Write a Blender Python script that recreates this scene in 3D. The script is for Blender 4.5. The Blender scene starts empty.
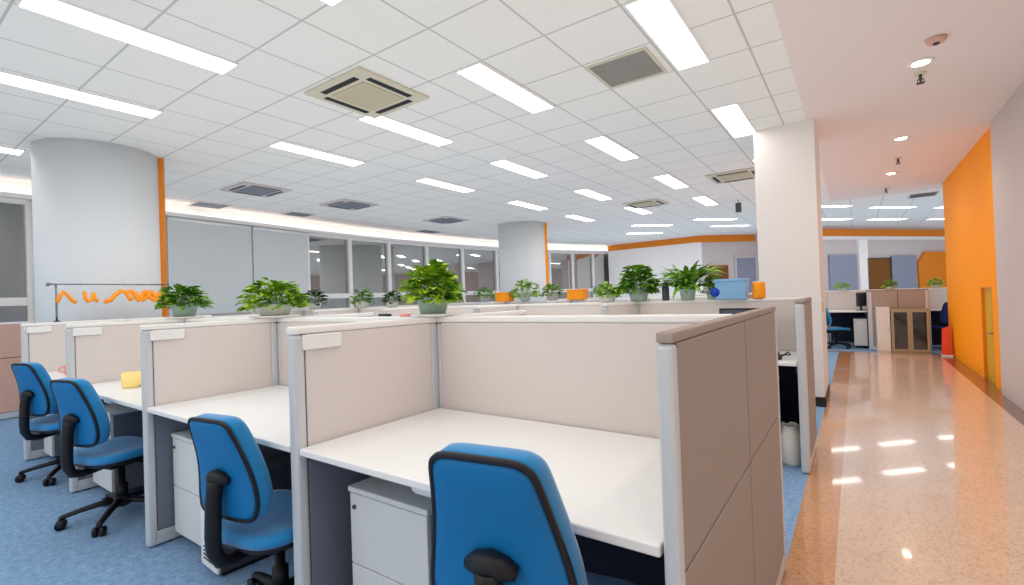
import bpy, bmesh, math, random
from mathutils import Vector, Matrix
PI = math.pi
scene = bpy.context.scene
COL = scene.collection
RND = random.Random(7)

# ------------------------------------------------------------------ materials
def lin(c):
    return tuple((v / 255 / 12.92) if v / 255 <= 0.04045 else ((v / 255 + 0.055) / 1.055) ** 2.4 for v in c) + (1,)

def mat(name, rgb, rough=0.5, metal=0.0, spec=0.5, noise=0.0, nscale=40.0, bump=0.0, coat=0.0, emit=None, estr=0.0, sheen=0.0):
    m = bpy.data.materials.new(name); m.use_nodes = True
    nt = m.node_tree; b = nt.nodes['Principled BSDF']
    c = lin(rgb)
    b.inputs['Base Color'].default_value = c
    b.inputs['Roughness'].default_value = rough
    b.inputs['Metallic'].default_value = metal
    b.inputs['Specular IOR Level'].default_value = spec
    b.inputs['Coat Weight'].default_value = coat
    b.inputs['Sheen Weight'].default_value = sheen
    if emit:
        b.inputs['Emission Color'].default_value = lin(emit); b.inputs['Emission Strength'].default_value = estr
    tc = nt.nodes.new('ShaderNodeTexCoord')
    n = nt.nodes.new('ShaderNodeTexNoise'); n.inputs['Scale'].default_value = nscale; n.inputs['Detail'].default_value = 4
    nt.links.new(tc.outputs['Object'], n.inputs['Vector'])
    if noise:
        r = nt.nodes.new('ShaderNodeMapRange'); r.inputs['To Min'].default_value = 1 - noise; r.inputs['To Max'].default_value = 1 + noise
        nt.links.new(n.outputs['Fac'], r.inputs['Value'])
        mx = nt.nodes.new('ShaderNodeVectorMath'); mx.operation = 'SCALE'; mx.inputs[0].default_value = c[:3]
        nt.links.new(r.outputs['Result'], mx.inputs['Scale'])
        nt.links.new(mx.outputs['Vector'], b.inputs['Base Color'])
    if bump:
        bp = nt.nodes.new('ShaderNodeBump'); bp.inputs['Strength'].default_value = bump; bp.inputs['Distance'].default_value = 0.002
        nt.links.new(n.outputs['Fac'], bp.inputs['Height']); nt.links.new(bp.outputs['Normal'], b.inputs['Normal'])
    return m

M = {}
M['fabric'] = mat('partition_fabric', (214, 205, 200), 0.9, spec=0.2, noise=0.05, nscale=260, bump=0.3)
M['fabric_brown'] = mat('brown_partition_fabric', (208, 168, 150), 0.9, spec=0.2, noise=0.05, nscale=200)
M['fabric_grey'] = mat('grey_lower_panel', (112, 117, 132), 0.7, spec=0.3, noise=0.03, nscale=120)
M['alu'] = mat('painted_aluminium', (206, 209, 211), 0.38, metal=0.25, noise=0.02, nscale=30)
M['rail'] = mat('pale_rail', (232, 230, 227), 0.4, noise=0.02, nscale=20)
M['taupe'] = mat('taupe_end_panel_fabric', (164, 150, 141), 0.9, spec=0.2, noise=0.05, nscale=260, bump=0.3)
M['olive'] = mat('olive_grey_cabinet', (158, 146, 122), 0.5, noise=0.03)
M['sideshade'] = mat('shade_toned_cabinet_side', (104, 112, 126), 0.5, noise=0.03)  # pedestal bodies darkened to slate: under-desk shade put into their colour
M['underdeskshade'] = mat('underdesk_shade_panel', (18, 26, 48), 0.7, noise=0.05)  # shade beneath the desks painted in as near-black navy on the modesty panels
M['seam'] = mat('dark_seam', (70, 66, 66), 0.8, noise=0.05)
M['desk'] = mat('white_laminate', (229, 229, 228), 0.35, noise=0.01, nscale=15)
M['white'] = mat('white_plastic', (232, 232, 230), 0.4, noise=0.02)
M['cabinet'] = mat('cabinet_grey_white', (212, 215, 214), 0.45, noise=0.02, nscale=12)
M['black'] = mat('black_plastic', (16, 17, 22), 0.45, noise=0.05)
M['darkgrey'] = mat('dark_grey', (62, 66, 72), 0.5, noise=0.05)
M['chairblue'] = mat('blue_chair_fabric', (28, 128, 186), 0.75, spec=0.25, noise=0.07, nscale=300, bump=0.25, sheen=0.4)
M['chairshell'] = mat('blue_chair_shell', (0, 108, 168), 0.55, noise=0.04, nscale=200)
M['navy'] = mat('navy_fabric', (24, 48, 120), 0.8, noise=0.06, nscale=200)
M['wallwhite'] = mat('white_paint', (242, 239, 236), 0.7, noise=0.01, nscale=6)
M['pillarpaint'] = mat('pillar_paint', (226, 221, 217), 0.7, noise=0.01, nscale=6)
M['wallgrey'] = mat('grey_paint', (200, 190, 188), 0.7, noise=0.015, nscale=6)
M['lilac'] = mat('lilac_grey_paint', (140, 143, 160), 0.7, noise=0.02, nscale=6)
M['colgrey'] = mat('column_grey_laminate', (216, 220, 223), 0.6, noise=0.015, nscale=5)
M['orange'] = mat('orange_paint', (255, 154, 0), 0.6, spec=0.25, noise=0.02, nscale=8)
M['orangedeep'] = mat('deep_orange_paint', (222, 128, 18), 0.5, noise=0.02, nscale=8)
M['redorange'] = mat('red_orange_plastic', (216, 66, 10), 0.4, noise=0.04, nscale=8)
M['yellowdoor'] = mat('yellow_green_paint', (206, 158, 22), 0.45, noise=0.04, nscale=9)
M['browndoor'] = mat('brown_wood', (120, 72, 18), 0.5, noise=0.12, nscale=9)
M['plaster'] = mat('plaster_ceiling', (226, 214, 208), 0.8, noise=0.008, nscale=4)
M['blind'] = mat('grey_blind', (204, 208, 209), 0.8, noise=0.02, nscale=60)
M['vent'] = mat('beige_vent', (206, 198, 176), 0.5, noise=0.02)
M['ventbeige'] = mat('beige_intake', (190, 180, 152), 0.6, noise=0.04, nscale=200)
M['ventgrey'] = mat('grey_vent_mesh', (156, 155, 146), 0.6, noise=0.06, nscale=220)
M['ventdark'] = mat('dark_vent_grille', (110, 116, 128), 0.5, noise=0.1, nscale=60)
M['skirt'] = mat('black_skirting', (32, 28, 28), 0.4, noise=0.05)
M['pot'] = mat('grey_green_pot', (150, 172, 160), 0.35, noise=0.04, nscale=30)
M['potwhite'] = mat('pale_pot', (205, 206, 196), 0.35, noise=0.04, nscale=30)
M['soil'] = mat('soil', (52, 38, 26), 0.9, noise=0.3, nscale=90)
M['steel'] = mat('steel', (150, 152, 156), 0.25, metal=0.9, noise=0.03)
M['yellow'] = mat('yellow_ceramic', (255, 226, 140), 0.3, noise=0.03)
M['pink'] = mat('pink_plastic', (244, 150, 138), 0.4, noise=0.03)
M['palepink'] = mat('pale_pink_ceramic', (246, 226, 224), 0.3, noise=0.03)
M['lightblue'] = mat('light_blue_plastic', (128, 176, 216), 0.35, noise=0.03)
M['deepblue'] = mat('deep_blue_plastic', (16, 60, 190), 0.35, noise=0.03)
M['orangeplastic'] = mat('orange_plastic', (255, 156, 10), 0.4, noise=0.05)
M['bag'] = mat('white_bag', (226, 222, 214), 0.55, noise=0.05, nscale=25, bump=0.8)
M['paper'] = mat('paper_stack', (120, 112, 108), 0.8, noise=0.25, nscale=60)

def leafmat(name, a, b):
    m = mat(name, a, 0.42, spec=0.4)
    nt = m.node_tree; bs = nt.nodes['Principled BSDF']
    tc = nt.nodes.new('ShaderNodeTexCoord'); n = nt.nodes.new('ShaderNodeTexNoise'); n.inputs['Scale'].default_value = 16
    r = nt.nodes.new('ShaderNodeValToRGB'); r.color_ramp.elements[0].position = 0.38; r.color_ramp.elements[1].position = 0.62
    r.color_ramp.elements[0].color = lin(a); r.color_ramp.elements[1].color = lin(b)
    nt.links.new(tc.outputs['Object'], n.inputs['Vector']); nt.links.new(n.outputs['Fac'], r.inputs['Fac']); nt.links.new(r.outputs['Color'], bs.inputs['Base Color'])
    bs.inputs['Transmission Weight'].default_value = 0.0
    bs.inputs['Subsurface Weight'].default_value = 0.0
    return m
M['leaf'] = leafmat('bright_leaves', (88, 150, 30), (190, 216, 66))
M['leafmid'] = leafmat('mid_green_leaves', (60, 124, 38), (146, 188, 60))
M['leafdark'] = leafmat('dark_leaves', (22, 62, 38), (62, 100, 48))

def emat(name, rgb, s):
    m = bpy.data.materials.new(name); m.use_nodes = True; nt = m.node_tree
    nt.nodes.clear(); e = nt.nodes.new('ShaderNodeEmission'); o = nt.nodes.new('ShaderNodeOutputMaterial')
    e.inputs[0].default_value = lin(rgb); e.inputs[1].default_value = s; nt.links.new(e.outputs[0], o.inputs[0]); return m
M['lamp'] = emat('lit_diffuser', (255, 252, 248), 8.6)
M['cove'] = emat('lit_cove_strip', (255, 252, 246), 7.0)
M['down'] = emat('lit_downlight', (255, 226, 190), 60.0)
M['screen'] = mat('monitor_screen', (70, 76, 90), 0.2, noise=0.05)

def grid_ceiling():
    m = mat('ceiling_tiles', (232, 230, 224), 0.85, noise=0.012, nscale=30)
    nt = m.node_tree; b = nt.nodes['Principled BSDF']; N = nt.nodes; L = nt.links
    g = N.new('ShaderNodeNewGeometry'); s = N.new('ShaderNodeSeparateXYZ'); L.new(g.outputs['Position'], s.inputs[0])
    def line(sock, off, pitch):
        a = N.new('ShaderNodeMath'); a.operation = 'ADD'; a.inputs[1].default_value = off; L.new(sock, a.inputs[0])
        p = N.new('ShaderNodeMath'); p.operation = 'PINGPONG'; p.inputs[1].default_value = pitch / 2; L.new(a.outputs[0], p.inputs[0])
        c = N.new('ShaderNodeMath'); c.operation = 'LESS_THAN'; c.inputs[1].default_value = 0.0075; L.new(p.outputs[0], c.inputs[0])
        return c.outputs[0]
    a = line(s.outputs['X'], 0.57 + 0.54 * 40, 0.54); c = line(s.outputs['Y'], -2.81 + 0.547 * 40, 0.547)
    mx = N.new('ShaderNodeMath'); mx.operation = 'MAXIMUM'; L.new(a, mx.inputs[0]); L.new(c, mx.inputs[1])
    mix = N.new('ShaderNodeMix'); mix.data_type = 'RGBA'; L.new(mx.outputs[0], mix.inputs['Factor'])
    src = b.inputs['Base Color'].links[0].from_socket
    L.new(src, mix.inputs['A']); mix.inputs['B'].default_value = lin((190, 188, 184)); L.new(mix.outputs['Result'], b.inputs['Base Color'])
    return m
M['tile'] = grid_ceiling()

def terrazzo(name, cols, rough, scale=60):
    m = mat(name, cols[0], rough, spec=0.6); nt = m.node_tree; N = nt.nodes; L = nt.links; b = N['Principled BSDF']
    b.inputs['Coat Weight'].default_value = 0.6; b.inputs['Coat Roughness'].default_value = 0.045
    g = N.new('ShaderNodeNewGeometry')
    v = N.new('ShaderNodeTexVoronoi'); v.inputs['Scale'].default_value = scale; L.new(g.outputs['Position'], v.inputs['Vector'])
    s = N.new('ShaderNodeSeparateColor'); L.new(v.outputs['Color'], s.inputs[0])
    r = N.new('ShaderNodeValToRGB'); r.color_ramp.interpolation = 'CONSTANT'
    e = r.color_ramp.elements; e[0].color = lin(cols[1]); e[0].position = 0; e[1].position = 0.12; e[1].color = lin(cols[0])
    x = e.new(0.55); x.color = lin(cols[2]); x = e.new(0.82); x.color = lin(cols[3])
    L.new(s.outputs[0], r.inputs['Fac'])
    n = N.new('ShaderNodeTexNoise'); n.inputs['Scale'].default_value = 3; L.new(g.outputs['Position'], n.inputs['Vector'])
    mr = N.new('ShaderNodeMapRange'); mr.inputs['To Min'].default_value = .92; mr.inputs['To Max'].default_value = 1.08; L.new(n.outputs['Fac'], mr.inputs['Value'])
    sc = N.new('ShaderNodeVectorMath'); sc.operation = 'SCALE'; L.new(r.outputs['Color'], sc.inputs[0]); L.new(mr.outputs['Result'], sc.inputs['Scale'])
    L.new(sc.outputs['Vector'], b.inputs['Base Color']); return m
M['terrazzo'] = terrazzo('beige_terrazzo', [(212, 183, 160), (194, 160, 134), (216, 188, 167), (206, 175, 152)], 0.22, 110)
M['strip'] = terrazzo('orange_brown_granite', [(196, 142, 98), (178, 124, 82), (202, 148, 104), (188, 134, 92)], 0.22, 90)
M['border'] = terrazzo('dark_brown_granite', [(112, 76, 56), (86, 56, 40), (120, 84, 62), (100, 68, 48)], 0.28, 90)

def carpet():
    m = mat('blue_carpet', (86, 128, 176), 0.95, spec=0.1); nt = m.node_tree; N = nt.nodes; L = nt.links; b = N['Principled BSDF']
    g = N.new('ShaderNodeNewGeometry'); n = N.new('ShaderNodeTexNoise'); n.inputs['Scale'].default_value = 120; n.inputs['Detail'].default_value = 5
    n2 = N.new('ShaderNodeTexNoise'); n2.inputs['Scale'].default_value = 30
    L.new(g.outputs['Position'], n.inputs['Vector']); L.new(g.outputs['Position'], n2.inputs['Vector'])
    ad = N.new('ShaderNodeMath'); L.new(n.outputs['Fac'], ad.inputs[0]); L.new(n2.outputs['Fac'], ad.inputs[1])
    mr = N.new('ShaderNodeMapRange'); mr.inputs['From Max'].default_value = 2; L.new(ad.outputs[0], mr.inputs['Value'])
    r = N.new('ShaderNodeValToRGB'); r.color_ramp.elements[0].position = .35; r.color_ramp.elements[1].position = .65
    r.color_ramp.elements[0].color = lin((104, 138, 174)); r.color_ramp.elements[1].color = lin((142, 172, 204))
    L.new(mr.outputs['Result'], r.inputs['Fac']); L.new(r.outputs['Color'], b.inputs['Base Color'])
    bp = N.new('ShaderNodeBump'); bp.inputs['Strength'].default_value = .5; bp.inputs['Distance'].default_value = .004
    L.new(n.outputs['Fac'], bp.inputs['Height']); L.new(bp.outputs['Normal'], b.inputs['Normal']); return m
M['carpet'] = carpet()

def glass():
    m = bpy.data.materials.new('window_glass'); m.use_nodes = True; nt = m.node_tree; N = nt.nodes; L = nt.links; N.clear()
    t = N.new('ShaderNodeBsdfTransparent'); t.inputs[0].default_value = (0.55, 0.56, 0.54, 1)
    g = N.new('ShaderNodeBsdfGlossy'); g.inputs['Roughness'].default_value = 0.02; g.inputs[0].default_value = (0.9, 0.88, 0.84, 1)
    lw = N.new('ShaderNodeLayerWeight'); lw.inputs[0].default_value = 0.35
    mr = N.new('ShaderNodeMapRange'); mr.inputs['To Min'].default_value = 0.5; mr.inputs['To Max'].default_value = 1; L.new(lw.outputs['Fresnel'], mr.inputs['Value'])
    mx = N.new('ShaderNodeMixShader'); L.new(mr.outputs[0], mx.inputs[0]); L.new(t.outputs[0], mx.inputs[1]); L.new(g.outputs[0], mx.inputs[2])
    o = N.new('ShaderNodeOutputMaterial'); L.new(mx.outputs[0], o.inputs[0]); return m
M['glass'] = glass()
M['cabglass'] = glass(); M['cabglass'].name = 'cabinet_glass'
for n_ in M['cabglass'].node_tree.nodes:
    if n_.type == 'MAP_RANGE': n_.inputs['To Min'].default_value = .06
    if n_.type == 'BSDF_TRANSPARENT': n_.inputs[0].default_value = (.45, .47, .5, 1)

# ------------------------------------------------------------------ mesh helpers
class MB:
    def __init__(s): s.v = []; s.f = []; s.mi = []; s.sm = []
    def add(s, vs, fs, mi=0, smooth=False):
        o = len(s.v); s.v += [tuple(v) for v in vs]
        for f in fs: s.f.append([o + i for i in f]); s.mi.append(mi); s.sm.append(smooth)
        return s
    def box(s, x0, x1, y0, y1, z0, z1, bev=0.0, mi=0):
        if bev <= 0:
            vs = [(x, y, z) for z in (z0, z1) for y in (y0, y1) for x in (x0, x1)]
            return s.add(vs, [(0, 2, 3, 1), (4, 5, 7, 6), (0, 1, 5, 4), (2, 6, 7, 3), (0, 4, 6, 2), (1, 3, 7, 5)], mi)
        bm = bmesh.new(); bmesh.ops.create_cube(bm, size=1)
        for v in bm.verts:
            v.co = Vector(((x0 + x1) / 2 + v.co.x * (x1 - x0), (y0 + y1) / 2 + v.co.y * (y1 - y0), (z0 + z1) / 2 + v.co.z * (z1 - z0)))
        b = min(bev, (x1 - x0) * .49, (y1 - y0) * .49, (z1 - z0) * .49)
        bmesh.ops.bevel(bm, geom=bm.edges[:], offset=b, segments=3, profile=0.5, affect='EDGES')
        bm.verts.index_update()
        s.add([v.co for v in bm.verts], [[v.index for v in f.verts] for f in bm.faces], mi); bm.free(); return s
    def lathe(s, prof, n=24, c=(0, 0, 0), smooth=True, mi=0):
        vs = []; fs = []
        for r, z in prof:
            for i in range(n):
                a = 2 * PI * i / n; vs.append((c[0] + r * math.cos(a), c[1] + r * math.sin(a), c[2] + z))
        for k in range(len(prof) - 1):
            for i in range(n):
                j = (i + 1) % n; fs.append((k * n + i, k * n + j, (k + 1) * n + j, (k + 1) * n + i))
        s.add(vs, fs, mi, smooth)
        o = len(s.v) - len(vs)
        s.f.append([o + i for i in reversed(range(n))]); s.mi.append(mi); s.sm.append(False)
        s.f.append([o + (len(prof) - 1) * n + i for i in range(n)]); s.mi.append(mi); s.sm.append(False)
        return s
    def tube(s, pts, r, n=10, closed=False, flat=1.0, up=None, mi=0):
        P = [Vector(p) for p in pts]; vs = []; fs = []; k = len(P); rr = r if isinstance(r, (list, tuple)) else [r] * k
        prev = None
        for i, p in enumerate(P):
            a = P[(i - 1) % k] if (closed or i > 0) else p; b = P[(i + 1) % k] if (closed or i < k - 1) else p
            t = (b - a).normalized()
            u = Vector(up) if up else (prev if prev is not None else (Vector((0, 0, 1)) if abs(t.z) < .9 else Vector((1, 0, 0))))
            x = t.cross(u)
            if x.length < 1e-5: x = t.orthogonal()
            x.normalize(); y = x.cross(t).normalized(); prev = y
            for j in range(n):
                an = 2 * PI * j / n; vs.append(p + x * math.cos(an) * rr[i] + y * math.sin(an) * rr[i] * flat)
        for i in range(k if closed else k - 1):
            i2 = (i + 1) % k
            for j in range(n):
                j2 = (j + 1) % n; fs.append((i * n + j, i * n + j2, i2 * n + j2, i2 * n + j))
        if not closed:
            fs.append(tuple(reversed(range(n)))); fs.append(tuple((k - 1) * n + j for j in range(n)))
        return s.add(vs, fs, mi, True)
    def prism(s, poly, z0, z1, mi=0):
        n = len(poly); vs = [(x, y, z0) for x, y in poly] + [(x, y, z1) for x, y in poly]
        fs = [tuple(reversed(range(n))), tuple(range(n, 2 * n))] + [(i, (i + 1) % n, n + (i + 1) % n, n + i) for i in range(n)]
        return s.add(vs, fs, mi)
    def build(s, name, m, parent=None, loc=(0, 0, 0), rz=0.0):
        me = bpy.data.meshes.new(name); me.from_pydata([tuple(v) for v in s.v], [], s.f); me.validate()
        for mm in (m if isinstance(m, list) else [m]): me.materials.append(mm)
        if len(me.polygons) == len(s.mi):
            me.polygons.foreach_set('material_index', s.mi); me.polygons.foreach_set('use_smooth', s.sm)
        bm = bmesh.new(); bm.from_mesh(me); bmesh.ops.recalc_face_normals(bm, faces=bm.faces[:]); bm.to_mesh(me); bm.free()
        o = bpy.data.objects.new(name, me); COL.objects.link(o); o.location = loc; o.rotation_euler = (0, 0, rz)
        if parent: o.parent = parent
        return o

def tag(o, label, cat, group=None):
    o['label'] = label; o['category'] = cat
    if group: o['group'] = group
    return o
def thing(name, label, cat, loc=(0, 0, 0), rz=0.0, group=None):
    o = bpy.data.objects.new(name, None); o.empty_display_size = .1; COL.objects.link(o); o.location = loc; o.rotation_euler = (0, 0, rz)
    return tag(o, label, cat, group)
def struct(o):
    o['kind'] = 'structure'; return o
def sempty(name, loc=(0, 0, 0), rz=0):
    o = bpy.data.objects.new(name, None); COL.objects.link(o); o.location = loc; o.rotation_euler = (0, 0, rz); return struct(o)
def kids(o): return [c for c in bpy.data.objects if c.parent == o]
def dup(o, loc, rz, label, group=None):
    r = o.copy(); COL.objects.link(r); r.location = loc; r.rotation_euler = (0, 0, rz); r['label'] = label
    if group: r['group'] = group
    for c in kids(o):
        d = c.copy(); COL.objects.link(d); d.parent = r
        for e in kids(c):
            f = e.copy(); COL.objects.link(f); f.parent = d
    return r

# ------------------------------------------------------------------ camera
cam = bpy.data.cameras.new('camera'); co = bpy.data.objects.new('camera', cam); COL.objects.link(co)
yaw, pitch, roll, F = 0.6159, 0.0097, -0.0346, 485.58
sy, cy, sp, cp = math.sin(yaw), math.cos(yaw), math.sin(pitch), math.cos(pitch)
fw = Vector((-sy * cp, cy * cp, sp)); rt = Vector((cy, sy, 0)); up = rt.cross(fw)
r2 = rt * math.cos(roll) + up * math.sin(roll); u2 = -rt * math.sin(roll) + up * math.cos(roll)
co.matrix_world = Matrix(((r2.x, u2.x, -fw.x, 0), (r2.y, u2.y, -fw.y, 0), (r2.z, u2.z, -fw.z, 1.25), (0, 0, 0, 1)))
cam.sensor_width = 36; cam.lens = F / 1024 * 36; cam.clip_start = .03
scene.camera = co

# ------------------------------------------------------------------ the room shell
ZC = 3.0
H = 1.17; DZ = .74; SEAM = .69
XR, XD = -.312, [-1.656, -3.074, -4.471, -5.81]
Y0, YS, YE = .955, 1.705, 2.45
fac = [(-8.85, -3.0), (-8.9, -1.3), (-8.95, .3), (-9.0, 1.6), (-9.15, 3.2), (-9.3, 4.65), (-9.45, 5.9), (-9.55, 7.04), (-9.55, 8.2), (-9.48, 9.45), (-9.33, 10.75),
       (-9.1, 12.1), (-8.8, 13.3), (-8.5, 14.3), (-8.1, 15.2), (-7.7, 16.0), (-7.2, 16.8)]
b = MB()
def quad(mb, x0, x1, y0, y1, z, mi): mb.add([(x0, y0, z), (x1, y0, z), (x1, y1, z), (x0, y1, z)], [(0, 1, 2, 3)], mi)
quad(b, -9.8, -.3, -3.1, 11.05, 0, 0); quad(b, -9.8, 6.2, 11.2, 23.2, 0, 0)
quad(b, -.3, -.115, -3.1, 11.05, 0, 1); quad(b, -.115, 1.13, -3.1, 11.05, 0, 2); quad(b, 1.13, 1.4, -3.1, 11.05, 0, 3)
quad(b, -9.8, 1.4, 11.05, 11.2, 0, 1); quad(b, 1.4, 5.2, 11.05, 11.2, 0, 1)
struct(b.build('floor', [M['carpet'], M['strip'], M['terrazzo'], M['border']]))
b = MB()
b.box(-8.66, -.36, -3.1, 23.2, ZC, ZC + .05, mi=0); b.box(-.36, 6.2, 12.0, 23.2, ZC, ZC + .05, mi=0)
b.box(-9.9, -8.66, -3.1, 23.2, ZC, ZC + .05, mi=1); b.box(-.36, 6.2, -3.1, 12.0, ZC, ZC + .05, mi=1)
struct(b.build('ceiling', [M['tile'], M['plaster']]))
# left: curved window wall
lo = MB(); hd = MB()
def seg_slab(mb, p, q, t, z0, z1, mi=0, e=0.0):
    d = Vector((q[0] - p[0], q[1] - p[1], 0)).normalized(); n = Vector((-d.y, d.x, 0))   # outward = left of travel (+y travel -> -x)
    P = Vector((p[0], p[1], 0)) - d * e; Q = Vector((q[0], q[1], 0)) + d * e
    a, c = P, Q; a2, c2 = P + n * t, Q + n * t
    mb.add([(v.x, v.y, z) for z in (z0, z1) for v in (a, c, c2, a2)], [(0, 3, 2, 1), (4, 5, 6, 7), (0, 1, 5, 4), (1, 2, 6, 5), (2, 3, 7, 6), (3, 0, 4, 7)], mi)
for i in range(len(fac) - 1):
    seg_slab(lo, fac[i], fac[i + 1], .14, 0, 1.1, e=.01); seg_slab(hd, fac[i], fac[i + 1], .14, 2.76, ZC, e=.01)
struct(lo.build('wall_left', M['wallwhite'])); struct(hd.build('wall_left_upper', M['wallwhite']))
for i in range(len(fac) - 1):
    p, q = fac[i], fac[i + 1]; L = math.hypot(q[0] - p[0], q[1] - p[1]); a = math.atan2(q[1] - p[1], q[0] - p[0])
    w = sempty('window_%d' % (i + 1), (p[0], p[1], 0), a)
    f = MB()
    f.box(-.035, .05, -.01, .11, 1.1, 2.76); f.box(L - .05, L + .035, -.01, .11, 1.1, 2.76)
    f.box(.05, L - .05, .0, .11, 2.71, 2.76); f.box(.05, L - .05, .0, .11, 1.1, 1.14)
    f.build('window_frame', M['rail'], w)
    t = MB(); t.box(.05, L - .05, -.03, .10, 1.36, 1.47, .01); t.build('transom', M['rail'], w)
    g = MB(); g.box(.05, L - .05, .055, .065, 1.47, 2.71); g.box(.05, L - .05, .055, .065, 1.14, 1.36); g.build('pane', M['glass'], w)
    s_ = MB(); s_.box(.0, L, -.09, .0, 1.07, 1.1, .008); s_.build('window_sill', M['rail'], w)
cv = thing('cove_light', 'long lit trough along the top of the curved window wall', 'cove light')
m = MB(); e_ = MB()
for i in range(2, len(fac) - 1):
    p, q = Vector((fac[i][0] + .16, fac[i][1], 0)), Vector((fac[i + 1][0] + .16, fac[i + 1][1], 0))
    seg_slab(m, p, q, .15, 2.765, 2.785, e=.004); seg_slab(m, p, q, .015, 2.785, 2.82, e=.004)
    p.x -= .06; q.x -= .06; seg_slab(e_, p, q, .04, 2.787, 2.80)
m.build('trough', M['rail'], cv); e_.build('lit_strip', M['cove'], cv)
# roller blinds on three bays
names = ['behind the first potted plant from the column', 'over the middle blinded window', 'next to the first uncovered window']
for k, i in enumerate((3, 4, 5)):
    p, q = fac[i], fac[i + 1]; L = math.hypot(q[0] - p[0], q[1] - p[1]); a = math.atan2(q[1] - p[1], q[0] - p[0])
    t = thing('roller_blind', ['grey roller blind nearest the big round column, partly hidden by it', 'grey roller blind in the middle of the three drawn blinds',
              'grey roller blind farthest right, next to the uncovered windows'][k], 'blind', (p[0], p[1], 0), a, 'drawn roller blinds on the window wall')
    m = MB(); m.box(.02, L - .02, -.045, -.037, 1.16, 2.74); m.build('blind_fabric', M['blind'], t)
    m = MB(); m.tube([(.02, -.05, 2.73), (L - .02, -.05, 2.73)], .028, 12); m.build('roller', M['rail'], t)
    m = MB(); m.box(.02, L - .02, -.055, -.03, 1.135, 1.16, .004); m.build('bottom_bar', M['alu'], t)
# right wall: grey near part and orange far part
b = MB(); b.box(1.27, 1.5, -3.1, 7.45, 0, ZC); struct(b.build('wall_right', M['wallgrey']))
b = MB(); b.box(1.31, 1.5, 7.45, 7.95, 0, ZC); b.box(1.31, 1.5, 8.6, 11.4, 0, ZC); b.box(1.31, 1.5, 7.95, 8.6, 1.18, ZC); struct(b.build('wall_right_orange', M['orange']))
b = MB(); b.box(1.298, 1.312, 7.452, 7.56, 0, ZC - .001); struct(b.build('trim_7', M['orangedeep']))
d = sempty('door_1', (1.31, 7.95, 0))
m = MB(); m.box(.03, .05, .02, .63, .0, 1.17); m.build('door_leaf', M['yellowdoor'], d)
m = MB(); m.box(.0, .06, .0, .03, 0, 1.18); m.box(.0, .06, .62, .65, 0, 1.18); m.box(.0, .06, .03, .62, 1.155, 1.18); m.build('door_frame', M['orangedeep'], d)
m = MB(); m.tube([(.03, .12, .62), (-.02, .12, .62), (-.02, .2, .62)], .008, 8); m.lathe([(.02, 0), (.02, .01)], 12, (.02, .12, .6)); m.build('door_handle', M['steel'], d)
b = MB(); b.box(1.5, 6.2, 11.25, 11.4, 0, ZC); struct(b.build('wall_far_return', M['wallwhite']))
b = MB(); b.box(6.05, 6.2, 11.4, 23.2, 0, ZC); struct(b.build('wall_far_right', M['wallgrey']))
b = MB(); b.box(-9.0, 1.5, -3.2, -3.05, 0, ZC); struct(b.build('wall_back', M['wallwhite']))
# far walls
b = MB()
b.prism([(-7.3, 16.45), (-3.95, 16.1), (-3.9, 16.25), (-7.3, 16.65)], 0, ZC)
struct(b.build('wall_far_left', M['wallwhite']))
LP = [.43, 1.46, 1.54, 1.88, 0, 2.86, 3.9]; DWD = .9
FA = math.atan2(3.8, 3.02); FO = (-.9, 16.5)
def far(mb, name, mk, par=None):
    o = mb.build(name, mk, par, (FO[0], FO[1], 0), FA) if not par else mb.build(name, mk, par)
    return o if par else struct(o)
b = MB(); b.prism([(-3.95, 16.1), (-2.6, 17.3), (-2.6, 17.45), (-4.05, 16.25)], 0, ZC); b.prism([(-2.6, 17.3), (-.9, 16.5), (-.9, 16.7), (-2.6, 17.45)], 0, ZC); struct(b.build('wall_far', M['wallgrey']))
far(MB().box(0, 8.6, 0, .15, 0, ZC), 'wall_far_middle', M['wallgrey'])
b = MB(); b.prism([(-7.3, 16.42), (-3.95, 16.07), (-3.95, 16.1), (-7.3, 16.45)], 2.8, 2.998); b.prism([(-3.95, 16.07), (-2.6, 17.27), (-2.6, 17.3), (-3.95, 16.1)], 2.78, 2.998)
struct(b.build('trim_1', M['orangedeep']))
far(MB().box(0, 8.6, -.03, 0, 2.70, 2.92), 'trim_2', M['orangedeep'])
far(MB().box(0, 8.6, -.05, 0, 2.60, 2.70), 'trim_3', M['rail'])
far(MB().box(LP[0], LP[1], -.06, 0, 0, 2.16).box(LP[5], LP[6], -.06, 0, 0, 2.12), 'trim_4', M['lilac'])
far(MB().box(LP[2], LP[3], -.08, 0, 0, 2.60), 'trim_5', M['wallwhite'])
b = MB(); b.add([(x, y, z) for y in (-.09, -.001) for x, z in ((LP[6] + .1, 0), (LP[6] + 3, 0), (LP[6] + 3, 2.2), (LP[6] + .35, 2.22), (LP[6] + .02, 1.85))],
      [(0, 1, 2, 3, 4), (9, 8, 7, 6, 5), (0, 5, 6, 1), (1, 6, 7, 2), (2, 7, 8, 3), (3, 8, 9, 4), (4, 9, 5, 0)]); far(b, 'trim_6', M['orangedeep'])
d = sempty('door_2', (FO[0] + LP[3] * math.cos(FA), FO[1] + LP[3] * math.sin(FA), 0), FA); m = MB(); m.box(0, DWD, -.06, 0, 0, 2.02); m.build('door_leaf', M['browndoor'], d)
m = MB(); m.box(-.03, 0, -.08, 0, 0, 2.05); m.box(DWD, DWD + .03, -.08, 0, 0, 2.05); m.box(-.03, DWD + .03, -.08, 0, 2.02, 2.05); m.build('door_frame', M['darkgrey'], d)
m = MB(); m.tube([(.08, -.06, 1.0), (.08, -.1, 1.0), (.16, -.1, 1.0)], .01, 8); m.build('door_handle', M['steel'], d)
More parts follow.
